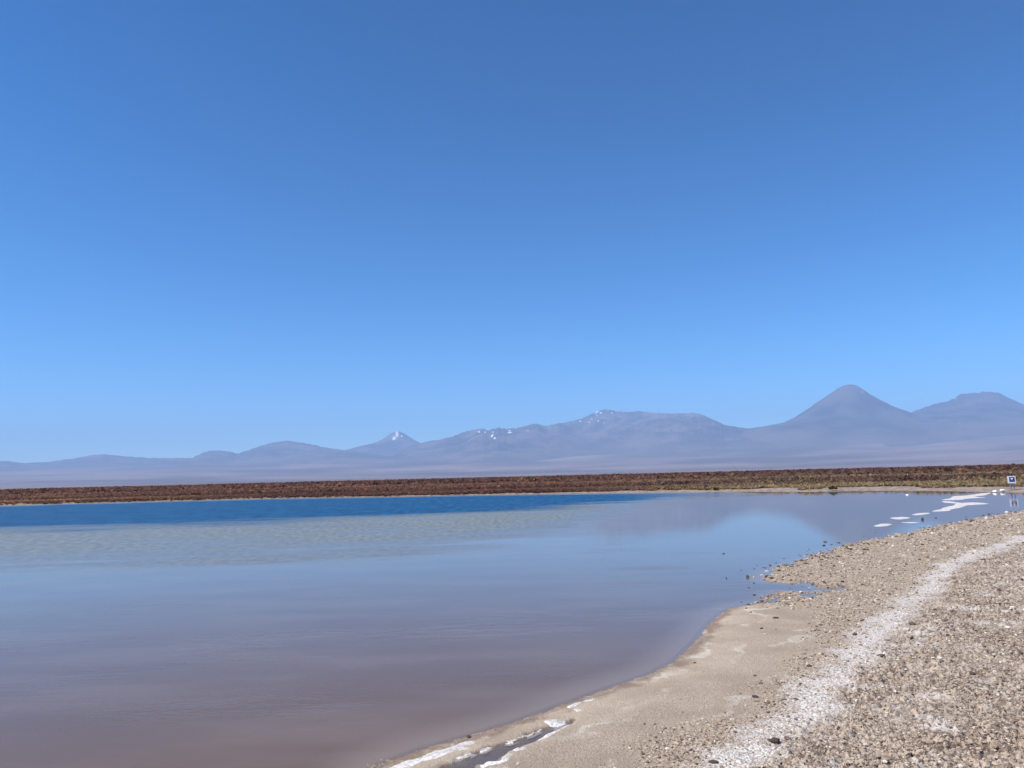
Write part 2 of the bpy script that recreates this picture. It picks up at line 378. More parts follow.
# ------------------------------------------------------------------ mountains
def rock_mat(name, ca, cb, scale):
    m, nt = mat(name)
    n = noise(nt, scale, 6, sc=(1, 1, 0.6)); n2 = noise(nt, scale*7, 4)
    c = mixc(nt, ramp(nt, n, 0.38, 0.64), ca, cb)
    c = mixc(nt, mth(nt, 'MULTIPLY', attr(nt, 'talus'), 0.5), c, (0.17, 0.135, 0.122))
    c = mixc(nt, ramp(nt, mth(nt, 'ADD', attr(nt, 'snow'), mth(nt, 'MULTIPLY', mth(nt, 'SUBTRACT', n2, 0.5), 0.5)), 0.34, 0.78), c, (0.85, 0.87, 0.90))
    surf(nt, c, 0.95, None, 0.1); return m
def prof_fn(pts):
    q = sorted(azel(x, y) for x, y in pts)
    return [a for a, b in q], [b for a, b in q]
def ridge(name, pts, rc, depth_f, depth_b, mt, snowpx=(), seed=0, na=420, nr=110, rough=0.35, power=1.35, wid=1.0):
    az, el = prof_fn(pts); a = np.linspace(az[0], az[-1], na)
    rcf = lambda al: rc+1500*np.sin(al*23+seed)
    t = np.concatenate([np.linspace(-1, 0, int(nr*.7)), np.linspace(0, 1, int(nr*.3)+1)[1:]])
    T, Aa = np.meshgrid(t, a, indexing='ij')
    RC = rcf(Aa); Rr = np.where(T < 0, RC+T*depth_f, RC+T*depth_b)
    X = Rr*np.sin(Aa); Y = Rr*np.cos(Aa)
    elc = np.interp(Aa, az, el)
    jit = (fbm(Aa*260, Aa*0+seed, 3, seed)-.5)*0.0016
    crest = (elc+jit)*RC+CAMH; base = fan_z(X, Y)
    g = np.where(T < 0, (1+T)**power, (1-T)**1.3)
    nse = ridged(X/2600, Y/2600, 6, seed+3)
    wgt = np.sin(np.clip(1+T, 0, 2)*math.pi/2)
    relief = np.clip(crest-fan_z(RC*np.sin(Aa), RC*np.cos(Aa)), 0, None)
    Z = base-15+(relief+15)*g*(1+rough*(nse-0.62)*1.6*np.where(T < 0, (1-g)*1.6+0.25, 0.4))
    # keep each direction's skyline where the crest is
    E = ((Z-CAMH)/Rr).max(0); want = (elc+jit)[0]
    k = (want*RC[0]+CAMH-base[len(t)*7//10-1])
    for _ in range(6):
        Emax = ((Z-CAMH)/Rr).max(0); corr = np.convolve(np.pad((want-Emax)*RC[0], 6, mode='edge'), np.hanning(15)[1:-1]/np.hanning(15).sum(), 'valid')
        Z = Z+corr[None, :]*g**1.2
    snow = np.zeros(Z.shape); rs_ = random.Random(seed)
    snowpx = [(x+rs_.gauss(0, sx*1.1), y+rs_.gauss(0, sy*.9), rs_.uniform(.7, 1.5)*sx*.34, rs_.uniform(.6, 1.2)*sy*.5, amp*rs_.uniform(.75, 1.1)) for (x, y, sx, sy, amp) in snowpx for _ in range(5)]
    for (x, y, sx, sy, amp) in snowpx:
        ca, ce = azel(x, y); e = (Z-CAMH)/Rr
        snow = np.maximum(snow, amp*np.exp(-((Aa-ca)/(sx/F))**2-((e-ce)/(sy/F))**2)*(T < 0.02))
    snow = snow*(0.1+1.6*sstep(0.40, 0.60, fbm(Aa*RC/170+Rr/900, Rr/420, 4, seed+40)))
    talus = sstep(0.45, 0.05, g+0.3*(fbm(X/1500, Y/1500, 3, seed+8)-.5))
    V = np.stack([X.ravel(), Y.ravel(), Z.ravel()], -1)
    link(name, mesh_np(name, V, grid_faces(*X.shape), mt, dict(snow=snow.ravel(), talus=talus.ravel())), kind='structure')
def cone(name, pts, apex, rc, mt, snowpx=(), seed=0, n=260, half=None, gully=0.05):
    az0, _ = azel(*apex); cx, cy = rc*math.sin(az0), rc*math.cos(az0)
    lx, ly = math.cos(az0), -math.sin(az0); dx, dy = math.sin(az0), math.cos(az0)
    q = sorted((math.tan(azel(x, y)[0]-az0)*rc, azel(x, y)[1]*rc+CAMH) for x, y in pts)
    pl = [a for a, b in q]; pz = [b for a, b in q]
    half = half or max(-pl[0], pl[-1])
    g1 = np.linspace(-half, half, n); Lx, Dy = np.meshgrid(g1, g1, indexing='xy')
    rho = np.hypot(Lx, Dy)+1e-6; th = np.arctan2(Dy, Lx)
    wr = (1+Lx/rho)/2
    zr = np.interp(rho, pl, pz); zl = np.interp(-rho, pl, pz)
    Z = zr*wr+zl*(1-wr)
    X = cx+lx*Lx+dx*Dy; Y = cy+ly*Lx+dy*Dy
    top = max(pz); bz = fan_z(X, Y)
    gn = ridged(th*5.5+fbm(X/900, Y/900, 3, seed)*1.2, rho/5200, 4, seed)-0.6
    rel = np.clip((Z-bz)/(top-bz), 0, 1)
    Z = Z+gn*gully*(top-bz)*np.clip(rho/half*3, 0, 1)*(1-0.5*rel)*rel*1.6
    nb_ = 300; Aa0 = np.arctan2(X, Y); amin, amax = Aa0.min(), Aa0.max(); wa, wel = prof_fn(pts)
    bi = np.clip(((Aa0-amin)/(amax-amin)*nb_).astype(int), 0, nb_-1); cen = amin+(np.arange(nb_)+.5)/nb_*(amax-amin)
    for _ in range(5):
        E = (Z-CAMH)/np.hypot(X, Y); mx = np.full(nb_, -9.0); np.maximum.at(mx, bi.ravel(), E.ravel())
        dv = np.interp(cen, wa, wel)-mx; dv = np.convolve(np.pad(dv, 1, mode='edge'), [.1, .8, .1], 'valid')
        Z = Z+np.interp(Aa0, cen, dv)*rc*np.exp(-(Dy/(half*.35))**2)
    fall = sstep(0.72, 1.0, rho/half); Z = Z*(1-fall)+(bz-40)*fall
    e = (Z-CAMH)/np.hypot(X, Y); Aa = np.arctan2(X, Y); snow = np.zeros(Z.shape)
    for (x, y, sx, sy, amp) in snowpx:
        ca, ce = azel(x, y)
        snow = np.maximum(snow, amp*np.exp(-((Aa-ca)/(sx/F))**2-((e-ce)/(sy/F))**2)*(Dy < 300))
    snow *= 0.5+1.0*sstep(0.35, 0.65, ridged(th*9, rho/2600, 4, seed+4))
    talus = sstep(0.35, 0.05, rel+0.25*(fbm(X/1600, Y/1600, 3, seed+8)-.5))
    V = np.stack([X.ravel(), Y.ravel(), Z.ravel()], -1)
    link(name, mesh_np(name, V, grid_faces(*X.shape), mt, dict(snow=snow.ravel(), talus=talus.ravel())), kind='structure')
rA = rock_mat('rock_brown', (0.052, 0.048, 0.050), (0.155, 0.120, 0.108), 0.0009)
rB = rock_mat('rock_dark', (0.034, 0.033, 0.036), (0.105, 0.084, 0.078), 0.0010)  # darker rock: the thinner haze at height is put into its colour
ridge('hills', [(-170, 466), (-120, 464), (-60, 465), (-20, 462), (0, 461), (8, 461), (25, 463), (45, 462), (70, 459), (90, 455.5), (104, 454), (120, 456), (150, 458), (190, 458), (215, 459), (250, 462), (280, 468)], 36000, 9000, 5000, rA, seed=1)
ridge('dome_mountain', [(176, 470), (186, 462), (196, 456), (203, 452.5), (210, 450.5), (217, 450), (226, 450.8), (238, 453.5), (252, 457), (270, 466), (285, 474)], 34500, 7000, 4000, rA, seed=2, na=160)
ridge('mountain', [(205, 472), (222, 462), (240, 453), (250, 449.5), (262, 445.5), (272, 442.5), (285, 440.5), (297, 442), (310, 444), (325, 447.5), (345, 450.5), (365, 453), (400, 458), (440, 466)], 33000, 8000, 4000, rA, seed=3, na=260)
cone('snowy_peak', [(300, 470), (325, 458), (345, 450), (358, 446.5), (372, 443.5), (382, 439.5), (391, 433.5), (396, 431.2), (400, 431.5), (405, 434), (412, 438.5), (420, 442.5), (432, 446), (455, 452), (490, 470)], (398, 431), 37000, rA,
     [(397, 434, 1.6, 3, 1.0), (394, 438, 2.2, 2.5, .8), (402, 436, 1.8, 1.5, .7)], seed=4, gully=0.06)
ridge('snowy_range', [(385, 462), (400, 450), (415, 444), (430, 441), (445, 438.5), (456, 435), (465, 431.5), (473, 429.5), (482, 428.2), (488, 430.5), (498, 427.5), (506, 429), (518, 427.5), (527, 425.5), (536, 423.5), (546, 426), (558, 423.5), (572, 421), (583, 418), (592, 414), (600, 410.5), (608, 409), (616, 411), (628, 412.3), (640, 411), (652, 412.5), (665, 413.5), (680, 413.3), (694, 412.6), (704, 415), (714, 420), (724, 424.5), (738, 427), (752, 429), (775, 433), (810, 440), (850, 452), (880, 462)],
      32000, 10000, 5000, rA, [(462, 436, 3, 2, .85), (476, 433, 4, 2.2, .95), (493, 435, 2.5, 2, .95), (513, 431, 4, 1.6, .9), (524, 430, 3, 1.5, .75), (585, 421, 5, 2, .7), (598, 416, 5, 2.8, .75), (612, 413, 6, 2.2, .9), (607, 424, 4, 3, .5), (548, 430, 5, 1.5, .5)], seed=5, na=700, nr=170, rough=0.62)
cone('volcano', [(660, 470), (700, 440), (730, 430.5), (750, 428.5), (768, 425.5), (783, 422.6), (794, 417.4), (808.6, 408), (820.5, 399.7), (834.8, 390), (843, 385.5), (850, 384.3), (856, 385), (865.8, 391), (882.5, 400.8), (896, 407), (910, 412), (925, 417.5), (950, 424), (985, 432), (1030, 445), (1060, 470)], (851, 384), 29500, rB,
     [(862, 392, 2.6, 1.0, .45), (857, 396, 1.0, 2, .40)], seed=6, gully=0.035, n=460)
ridge('crater_mountain', [(860, 452), (885, 432), (900, 419), (912, 411.8), (925, 407), (937, 403.5), (948, 401), (954, 398.5), (960, 394.3), (968, 393.2), (978, 392.8), (985, 391.5), (992, 391.8), (1000, 393), (1010, 398.5), (1024, 404.5), (1045, 411), (1075, 420), (1120, 432), (1180, 440), (1240, 452)], 34000, 11000, 6000, rB,
      [(956, 398, 2.0, 1.6, .5)], seed=7, na=420, nr=120, rough=0.22)
# the ring of hills goes on past the frame so that the skyline is closed
ridge('east_range', [(1130, 452), (1180, 436), (1300, 430), (1500, 436), (1900, 420), (2600, 430), (3400, 440)], 36000, 9000, 5000, rA, seed=8, na=300)
ridge('west_range', [(-2400, 500), (-1500, 470), (-900, 470), (-500, 466), (-300, 460), (-150, 466), (-100, 472)], 37000, 9000, 5000, rA, seed=9, na=300)

# ------------------------------------------------------------------ far scrub (uncountable)
def ground_z(x, y):
    s = sdist(x, y, LAG)
    return 0.06*np.minimum(s, 4)+0.0007*np.clip(s-4, 0, 400), s
def tufts(name, n, rmin_off, rmax, size, hgt, colfn, seed, blades=9, label=None):
    rg = np.random.default_rng(seed)
    a = rg.uniform(R(-44), R(46), n*2); rad = 70+(rmax-70)*rg.uniform(0, 1, n*2)**1.5
    x = rad*np.sin(a); y = rad*np.cos(a); z, s = ground_z(x, y)
    far = seg_dist(x, y, far_sh) < seg_dist(x, y, near_sh)
    bw = np.interp(a, [-0.7, -0.35, -0.1, 0.12, 0.25, 0.45, 0.62, 0.8], [0.3, 0.3, 0.5, 1.6, 3.8, 5.2, 6.5, 7.0])
    patch = fbm(x/9, y/5, 3, seed)
    ok = far & (s > bw*(0.1+1.7*fbm(x/5, y/5, 3, 2))+rmin_off) & (rg.uniform(0, 1, n*2) < 0.35+patch)
    x, y, z, a, rad, s = [v[ok][:n] for v in (x, y, z, a, rad, s)]; n = len(x)
    sz = size*rg.uniform(.5, 1.4, n); hh = hgt*rg.uniform(.45, 1.25, n)*(0.55+0.8*fbm(x/(9+rad/22), y/30, 3, 88))*(1+0.12*sstep(0.0, .5, a))
    tone = colfn(x, y, a, rad, s, rg)
    # every blade or twig: a narrow bent triangle pair
    B = blades; ang = rg.uniform(0, 2*math.pi, (n, B)); lean = rg.uniform(0.1, 1.0, (n, B))*sz[:, None]*0.7
    hb = hh[:, None]*rg.uniform(.5, 1.0, (n, B)); wv = sz[:, None]*rg.uniform(.10, .26, (n, B))
    bx = x[:, None]+rg.normal(0, .12, (n, B))*sz[:, None]; by = y[:, None]+rg.normal(0, .12, (n, B))*sz[:, None]
    tx = bx+np.cos(ang)*lean; ty = by+np.sin(ang)*lean
    nx = -np.sin(ang)*wv; ny = np.cos(ang)*wv; zb = (z[:, None]-0.06)*np.ones((1, B)); zt = z[:, None]+hb
    mx = bx+(tx-bx)*.45; my = by+(ty-by)*.45; zm = z[:, None]+hb*.62
    P = np.stack([np.stack([bx-nx*.5, by-ny*.5, zb], -1), np.stack([bx+nx*.5, by+ny*.5, zb], -1),
                  np.stack([mx+nx, my+ny, zm], -1), np.stack([tx+nx*.25, ty+ny*.25, zt], -1),
                  np.stack([tx-nx*.25, ty-ny*.25, zt*1.0], -1), np.stack([mx-nx, my-ny, zm], -1)], 2)
    V = P.reshape(-1, 3); b = np.arange(n*B)[:, None]*6
    Q = np.concatenate([b+np.array([[0, 1, 2, 5]]), b+np.array([[5, 2, 3, 4]])])
    tn = np.repeat(tone, B*6, axis=0)*np.repeat(rg.uniform(.85, 1.15, (n*B, 1)), 6, axis=0)
    return V, Q, tn
m, nt = mat('dry_scrub')
a_ = nt.nodes.new('ShaderNodeAttribute'); a_.attribute_name = 'tint'
d1 = nt.nodes.new('ShaderNodeBsdfDiffuse'); t1 = nt.nodes.new('ShaderNodeBsdfTranslucent'); mx_ = nt.nodes.new('ShaderNodeMixShader'); mx_.inputs[0].default_value = .5
L(nt, a_.outputs['Vector'], d1.inputs['Color']); L(nt, a_.outputs['Vector'], t1.inputs['Color']); L(nt, d1.outputs[0], mx_.inputs[1]); L(nt, t1.outputs[0], mx_.inputs[2])
o = nt.nodes.new('ShaderNodeOutputMaterial'); L(nt, mx_.outputs[0], o.inputs['Surface'])
def tone_fn(x, y, a, rad, s, rg):
    n = len(x)
    red = np.array([0.30, 0.165, 0.105]); mar = np.array([0.165, 0.088, 0.070]); tan = np.array([0.42, 0.315, 0.18]); olive = np.array([0.31, 0.235, 0.125]); org = np.array([0.43, 0.26, 0.125])
    p1 = fbm(x/60, y/12, 3, 301); p2 = fbm(x/120, y/16, 3, 302); p3 = rg.uniform(0, 1, n)
    east = sstep(0.0, 0.35, a); west = sstep(-0.25, -0.5, a)
    q1 = sstep(.38, .62, p1)[:, None]; c = red*q1+mar*(1-q1)
    front = sstep(170, 40, s)
    wt = east*front*sstep(.25, .5, p2)*0.9
    c = c*(1-wt[:, None])+(np.where((p3 > .45)[:, None], tan, olive))*wt[:, None]
    wo = west*sstep(26, 8, s)*sstep(.25, .5, p1)
    c = c*(1-wo[:, None])+org*wo[:, None]
    wm = sstep(70, 170, s); c = c*(1-wm[:, None]*.9)+mar*wm[:, None]*.9
    return c*rg.uniform(.93, 1.07, (n, 1))
parts = [tufts('a', 52000, 0.3, 240, 0.70, 0.36, tone_fn, 5, 7), tufts('b', 34000, 22, 420, 1.4, 0.72, tone_fn, 6, 7),
         tufts('c', 14000, 110, 800, 2.8, 1.55, tone_fn, 8, 9)]
Vs, Qs, Ts, k = [], [], [], 0
for V, Q, T in parts: Vs.append(V); Qs.append(Q+k); Ts.append(T); k += len(V)
link('scrub', mesh_np('scrub', np.concatenate(Vs), np.concatenate(Qs), m, dict(tint=np.concatenate(Ts)), smooth=False),
     kind='stuff', label='dense reddish brown and tan scrub behind the far shore', category='scrub')

# ------------------------------------------------------------------ gravel (uncountable) and stones
bm = bmesh.new(); bmesh.ops.create_icosphere(bm, subdivisions=1, radius=1)
ICO_V = np.array([v.co[:] for v in bm.verts]); ICO_F = np.array([[v.index for v in f.verts] for f in bm.faces]); bm.free()
def shore_sample(n, wfn, seed):
    """random spots on the bank, picked with the weight wfn, returned with their height"""
    rg = np.random.default_rng(seed)
    r_ = np.hypot(SHORE_V[:, 0], SHORE_V[:, 1])
    w = wfn(SHORE_V, SHORE_A, r_); w = w/w.sum()
    idx = rg.choice(len(w), n, p=w); return SHORE_V[idx]+np.stack([rg.normal(0, .01, n), rg.normal(0, .01, n), np.zeros(n)], -1), idx, r_[idx]
def w_gravel(V, A, r):
    dens = (0.62*A['inland']+(1-A['sand'])*(1-A['inland'])*1.0+0.015*A['sand'])*(1-0.65*A['salt'])
    return dens*(V[:, 2] > -0.03)*(r < 62)*r**0.7*np.where(r < 12.5, sstep(.5, 1.5, A['sd']), 1)
P, idx, rr_ = shore_sample(80000, w_gravel, 3)
n = len(P); rg = np.random.default_rng(9)
size = np.clip(rg.lognormal(-4.6, .42, n), .004, .035)*(0.52+rr_/20)
sc3 = size[:, None]*np.stack([rg.uniform(.8, 1.5, n), rg.uniform(.7, 1.2, n), rg.uniform(.4, .8, n)], -1)
th = rg.uniform(0, 2*math.pi, n); ct, sn_ = np.cos(th), np.sin(th)
loc = ICO_V[None]*sc3[:, None]*(1+rg.uniform(-.22, .22, (n, len(ICO_V), 1)))
lx = loc[..., 0]*ct[:, None]-loc[..., 1]*sn_[:, None]; ly = loc[..., 0]*sn_[:, None]+loc[..., 1]*ct[:, None]
V = np.stack([lx, ly, loc[..., 2]], -1)+P[:, None]+np.stack([0*size, 0*size, size*.15], -1)[:, None]
Q = (np.arange(n)[:, None, None]*len(ICO_V)+ICO_F[None]).reshape(-1, 3)
pal = np.array([[.48, .39, .29], [.36, .27, .20], [.13, .09, .07], [.64, .57, .48], [.44, .33, .245], [.24, .17, .125]])
tint = pal[rg.choice(6, n, p=[.27, .22, .14, .14, .12, .11])]*rg.uniform(.8, 1.2, (n, 1))
m, nt = mat('pebble')
a_ = nt.nodes.new('ShaderNodeAttribute'); a_.attribute_name = 'tint'
surf(nt, mixc(nt, ramp(nt, noise(nt, 120, 3), .3, .7), mixc(nt, 1.0, a_.outputs['Vector'], (.75, .75, .75), 'MULTIPLY'), a_.outputs['Vector']), 0.85, None, .2)
link('gravel', mesh_np('gravel', V.reshape(-1, 3), Q, m, dict(tint=np.repeat(tint, len(ICO_V), 0)), smooth=False), kind='stuff',
     label='fine beige and brown gravel strewn over the bank', category='gravel')

m_stone, nt = mat('dark_stone')
surf(nt, mixc(nt, ramp(nt, noise(nt, 22, 4), .35, .65), (.035, .027, .024), (.115, .085, .068)), 0.8, bump(nt, noise(nt, 60, 3), .5, .01), .3)
m_stone_b, nt = mat('pale_stone')
surf(nt, mixc(nt, ramp(nt, noise(nt, 22, 4), .35, .65), (.34, .26, .20), (.58, .51, .43)), 0.85, bump(nt, noise(nt, 60, 3), .5, .01), .3)
def stone_mesh(seed, mt, flat=.6):
    rg = random.Random(seed); bm = bmesh.new(); bmesh.ops.create_icosphere(bm, subdivisions=3, radius=1)
    pl = [(mathutils.Vector((rg.uniform(-1, 1), rg.uniform(-1, 1), rg.uniform(-.6, 1))).normalized(), rg.uniform(.62, .9)) for _ in range(11)]
    off = mathutils.Vector((rg.uniform(0, 99), rg.uniform(0, 99), 0))
    for v in bm.verts:
        for nrm, d in pl:
            e = v.co.dot(nrm)-d
            if e > 0: v.co -= nrm*e*.9
        v.co *= 1+.16*mathutils.noise.noise(v.co*2.1+off)
        v.co.z *= flat; v.co.x *= 1.25
    me = bpy.data.meshes.new('stone'); bm.to_mesh(me); bm.free(); me.materials.append(mt); return me
dark_meshes = [stone_mesh(k, m_stone, .55+.08*(k % 3)) for k in range(6)]
pale_meshes = [stone_mesh(k+20, m_stone_b, .55) for k in range(4)]
def put_stone(x, y, z, size, label, group=None, pale=False, k=0, stretch=1.0):
    p = dict(label=label, category='stone')
    if group: p['group'] = group
    me = (pale_meshes if pale else dark_meshes)[k % (4 if pale else 6)]
    o = link('stone', me, loc=(x, y, z), **p)
    o.scale = (size, size*.9, size*stretch); o.rotation_euler = (0, 0, random.uniform(0, 6.28)); return o
def hz(x, y): return float(shore_height(np.array([x]), np.array([y]))[0][0])
def stone_px(px, py, wpx, label, pale=False, k=0, stretch=1.0, inwater=False):
    p = at(px, py, 0.0) if inwater else surf_pt(px, py)
    d = math.hypot(p[0], p[1]); size = wpx*d/F/2
    z = 0.0 if inwater else hz(p[0], p[1])
    put_stone(p[0], p[1], z+size*.15*stretch, size, label, None, pale, k, stretch)
stone_px(747.5, 577.5, 3.2, 'dark upright stone standing alone in calm water left of the stony spit', k=0, stretch=2.4, inwater=True)
stone_px(754, 577.5, 2.4, 'small paler stone in the water just right of the lone upright stone', pale=True, k=1, stretch=1.6, inwater=True)
stone_px(726.5, 578.5, 1.4, 'tiny dark stone in open water, leftmost of those off the spit', k=2, stretch=1.8, inwater=True)
stone_px(754.5, 595, 3.0, 'low dark stone in the water between the sand bar tip and the spit', k=3, inwater=True)
stone_px(761.5, 601.5, 3.2, 'dark stone touching the water edge at the top of the sand bar', k=4, inwater=True)
stone_px(770, 565.5, 2.4, 'dark stone in the water just beyond the tip of the spit', k=5, inwater=True)
stone_px(723.5, 553.8, 2.2, 'small dark stone far out in the calm water reflecting pale sky', k=1, inwater=True)
stone_px(922.5, 520.0, 1.8, 'thin dark upright stone in the water below the white salt bars', k=2, stretch=3.0, inwater=True)
stone_px(887, 536.5, 2.2, 'dark stone in the water just off the gravel bank, right of the spit', k=3, inwater=True)
stone_px(776, 618.5, 5, 'dark stone lying on the smooth pale sand bar near its top', k=0)
stone_px(695, 663, 2.6, 'small dark stone on the pale sand near the bend of the water edge', k=4)
stone_px(774.5, 743.5, 10, 'large blackish clod lying on the white salt trail near its bottom end', k=1, stretch=.8)
stone_px(713, 762, 8, 'flat dark clod on the left edge of the salt trail at the bottom', k=5, stretch=.6)
stone_px(469, 737, 6.5, 'dark flat lump on the water line above the long salt patch', k=2, stretch=.5)
stone_px(690, 738.5, 3.6, 'small whitish stone on the brown sand left of the salt trail', pale=True, k=2)
stone_px(755, 696.5, 7, 'flat dark stone on the brown sand left of the salt trail', k=3, stretch=.5)
stone_px(862, 620, 4, 'dark stone on the salt trail at its narrowing middle', k=2)
# the many look-alike stones at the water's edge
shore_line = np.array(near_sh)
rg = random.Random(21)
def edge_stones(n, i0, i1, spread, lab, grp, smin, smax, pale_p=0.0):
    pts = near_sh[i0:i1]; Ls = [math.dist(pts[i], pts[i+1]) for i in range(len(pts)-1)]; tot = sum(Ls)
    for k in range(n):
        u = rg.random()*tot; i = 0
        while u > Ls[i]: u -= Ls[i]; i += 1
        t = u/Ls[i]; x = pts[i][0]*(1-t)+pts[i+1][0]*t; y = pts[i][1]*(1-t)+pts[i+1][1]*t
        x += rg.gauss(0, spread); y += rg.gauss(0, spread*1.6)
        z = max(hz(x, y), -.02); sz = rg.uniform(smin, smax)*math.hypot(x, y)/F/2
        put_stone(x, y, z+sz*.2, sz, lab, grp, False, k, rg.uniform(.8, 1.3))
edge_stones(165, 20, 29, .38, 'small dark stone scattered among the stones of the spit at the water edge', 'dark stones on the spit', 1.2, 3.2)
edge_stones(60, 28, 33, .5, 'small dark stone along the far gravel water edge right of the spit', 'dark stones along the far water edge', 1.0, 2.2)
edge_stones(26, 13, 20, .22, 'small dark stone beside the shallow inlet above the sand bar', 'dark stones by the inlet', 1.4, 3.0)

# ------------------------------------------------------------------ salt bars and salt patches
m_salt, nt = mat('salt_crust')
nn = noise(nt, 30, 6, rough=.7)
surf(nt, mixc(nt, ramp(nt, nn, .36, .56), (.40, .35, .30), mixc(nt, ramp(nt, noise(nt, 1.6, 5, rough=.7), .42, .6), (.58, .54, .50), (.76, .75, .73))), .75, bump(nt, nn, .5, .01), .3)
m_lump, nt = mat('salt_lump')
surf(nt, mixc(nt, ramp(nt, noise(nt, 12, 3), .3, .6), (.62, .60, .57), (.86, .85, .83)), .8, None, .3)
def slab(name, pts_px, label, cat, group=None, thick=.05, onbank=False, rough_e=.06, sub=5, seed=0, z0=0.0):
    W = []
    for x, y in pts_px:
        p = at(x, y, 0.012 if onbank else z0); W.append((p[0], p[1]))
    n = len(W); ring = []
    # rounded, crinkled outline (closed Catmull-Rom)
    for i in range(n):
        p0, p1, p2, p3 = W[i-1], W[i], W[(i+1) % n], W[(i+2) % n]
        for k in range(sub):
            t = k/sub
            ring.append(tuple(.5*(2*p1[j]+(p2[j]-p0[j])*t+(2*p0[j]-5*p1[j]+4*p2[j]-p3[j])*t*t+(3*p1[j]-p0[j]-3*p2[j]+p3[j])*t**3) for j in (0, 1)))
    cx = sum(p[0] for p in ring)/len(ring); cy = sum(p[1] for p in ring)/len(ring)
    xs = [p[0] for p in ring]; ys = [p[1] for p in ring]; mg = rough_e*2+.03
    thick *= .5 if onbank else .6; rough_e *= 1.7 if onbank else 1.3; gx = np.linspace(min(xs)-mg, max(xs)+mg, 110); gy = np.linspace(min(ys)-mg, max(ys)+mg, 110)
    GX, GY = np.meshgrid(gx, gy); fq = .12/max(rough_e, .008)
    d = -sdist(GX, GY, ring)+(fbm(GX*fq, GY*fq, 4, seed)-.5)*rough_e*2.2
    e_ = max(rough_e*1.5, .008)
    gz = shore_height(GX.ravel(), GY.ravel())[0].reshape(GX.shape) if onbank else np.full(GX.shape, z0)
    zt = np.maximum(gz, 0)+np.clip(d/e_, -1.5, 1)*thick*.6+thick*.5*(fbm(GX*fq*2, GY*fq*2, 3, seed+3)-.35)*np.clip(d/e_, 0, 1)
    keep = d > -e_*1.2
    V = np.stack([GX.ravel()-cx, GY.ravel()-cy, zt.ravel()], -1)
    V, Qd, _ = compact(V, grid_faces(110, 110, keep=keep), {})
    p = dict(label=label, category=cat)
    if group: p['group'] = group
    return link(name, mesh_np(name, V, Qd, m_salt), loc=(cx, cy, 0), **p)
Z4 = lambda p: [(850+x/5.885, 450+y/5.885) for x, y in p]
G1 = 'white salt bars in the lagoon'
slab('salt_bar', Z4([(535, 293), (580, 284), (612, 272), (700, 266), (760, 256), (800, 252), (840, 252), (800, 262), (745, 275), (790, 279), (700, 286), (630, 294)]), 'long white salt bar reaching up to the far beach, farthest of the bars', 'salt bar', G1, seed=1, rough_e=.25)
slab('salt_bar', Z4([(525, 300), (600, 303), (650, 311), (730, 308), (815, 315), (750, 321), (680, 326), (640, 340), (580, 357), (480, 362), (530, 346), (600, 327), (625, 317), (560, 308)]), 'widest white salt bar with a zigzag shape, middle of the bars', 'salt bar', G1, seed=2, rough_e=.2)
slab('salt_bar', Z4([(358, 380), (400, 373), (462, 370), (450, 378), (400, 384)]), 'narrow short white salt bar just below the zigzag bar', 'salt bar', G1, seed=3, rough_e=.1)
slab('salt_bar', Z4([(236, 400), (290, 394), (352, 397), (345, 404), (280, 408)]), 'thin white salt bar, second nearest of the bars', 'salt bar', G1, seed=4, rough_e=.1)
slab('salt_bar', Z4([(138, 443), (180, 435), (236, 436), (225, 446), (160, 450)]), 'short oval white salt bar nearest the gravel bank', 'salt bar', G1, seed=5, rough_e=.1)
slab('salt_bar', Z4([(300, 427), (350, 424), (410, 426), (360, 430)]), 'very thin faint salt bar left of the dark upright stone', 'salt bar', G1, thick=.015, seed=6, rough_e=.04)
G2 = 'white salt patches at the water edge'
slab('salt_patch', Z3([(30, 368), (95, 332), (185, 312), (240, 287), (330, 266), (395, 238), (440, 238), (432, 254), (385, 263), (412, 275), (330, 291), (262, 324), (190, 338), (120, 375)]), 'longest white salt patch along the near water edge at bottom', 'salt patch', G2, thick=.03, onbank=True, seed=11, rough_e=.02)
slab('salt_patch', Z3([(470, 345), (515, 352), (562, 352), (560, 332), (592, 305), (610, 312), (605, 330), (575, 362), (500, 372)]), 'curved white salt patch on the right side of the dark pool', 'salt patch', G2, thick=.025, onbank=True, seed=12, rough_e=.015)
slab('salt_patch', Z3([(618, 290), (650, 279), (682, 276), (672, 290), (640, 296)]), 'small oval salt patch above the curved one, right of the pool', 'salt patch', G2, thick=.02, onbank=True, seed=13, rough_e=.012)
slab('salt_patch', Z3([(738, 231), (800, 203), (850, 178), (896, 157), (902, 161), (850, 192), (800, 218), (748, 241)]), 'thin slanting salt strip along the upper right pool edge', 'salt patch', G2, thick=.02, onbank=True, seed=14, rough_e=.01)
slab('salt_patch', Z3([(760, 148), (800, 140), (858, 148), (835, 163), (790, 168)]), 'bright white salt patch at the top end of the pool', 'salt patch', G2, thick=.03, onbank=True, seed=15, rough_e=.015)
slab('salt_patch', Z3([(868, 75), (900, 60), (936, 54), (925, 66), (885, 84)]), 'small salt patch on the water edge above the top end of the pool', 'salt patch', G2, thick=.02, onbank=True, seed=16, rough_e=.012)
slab('salt_patch', Z3([(945, 48), (975, 41), (1004, 40), (985, 48), (955, 53)]), 'uppermost thin salt patch on the near water edge', 'salt patch', G2, thick=.015, onbank=True, seed=17, rough_e=.01)
slab('salt_patch', Z3([(903, 91), (940, 90), (942, 98), (915, 103)]), 'small salt patch on sand just right of the top end of the pool', 'salt patch', G2, thick=.02, onbank=True, seed=18, rough_e=.01)
slab('salt_patch', Z3([(465, 279), (495, 266), (522, 262), (500, 274), (475, 284)]), 'thin salt fleck on the left pool edge, upper of two', 'salt patch', G2, thick=.015, onbank=True, seed=19, rough_e=.008)
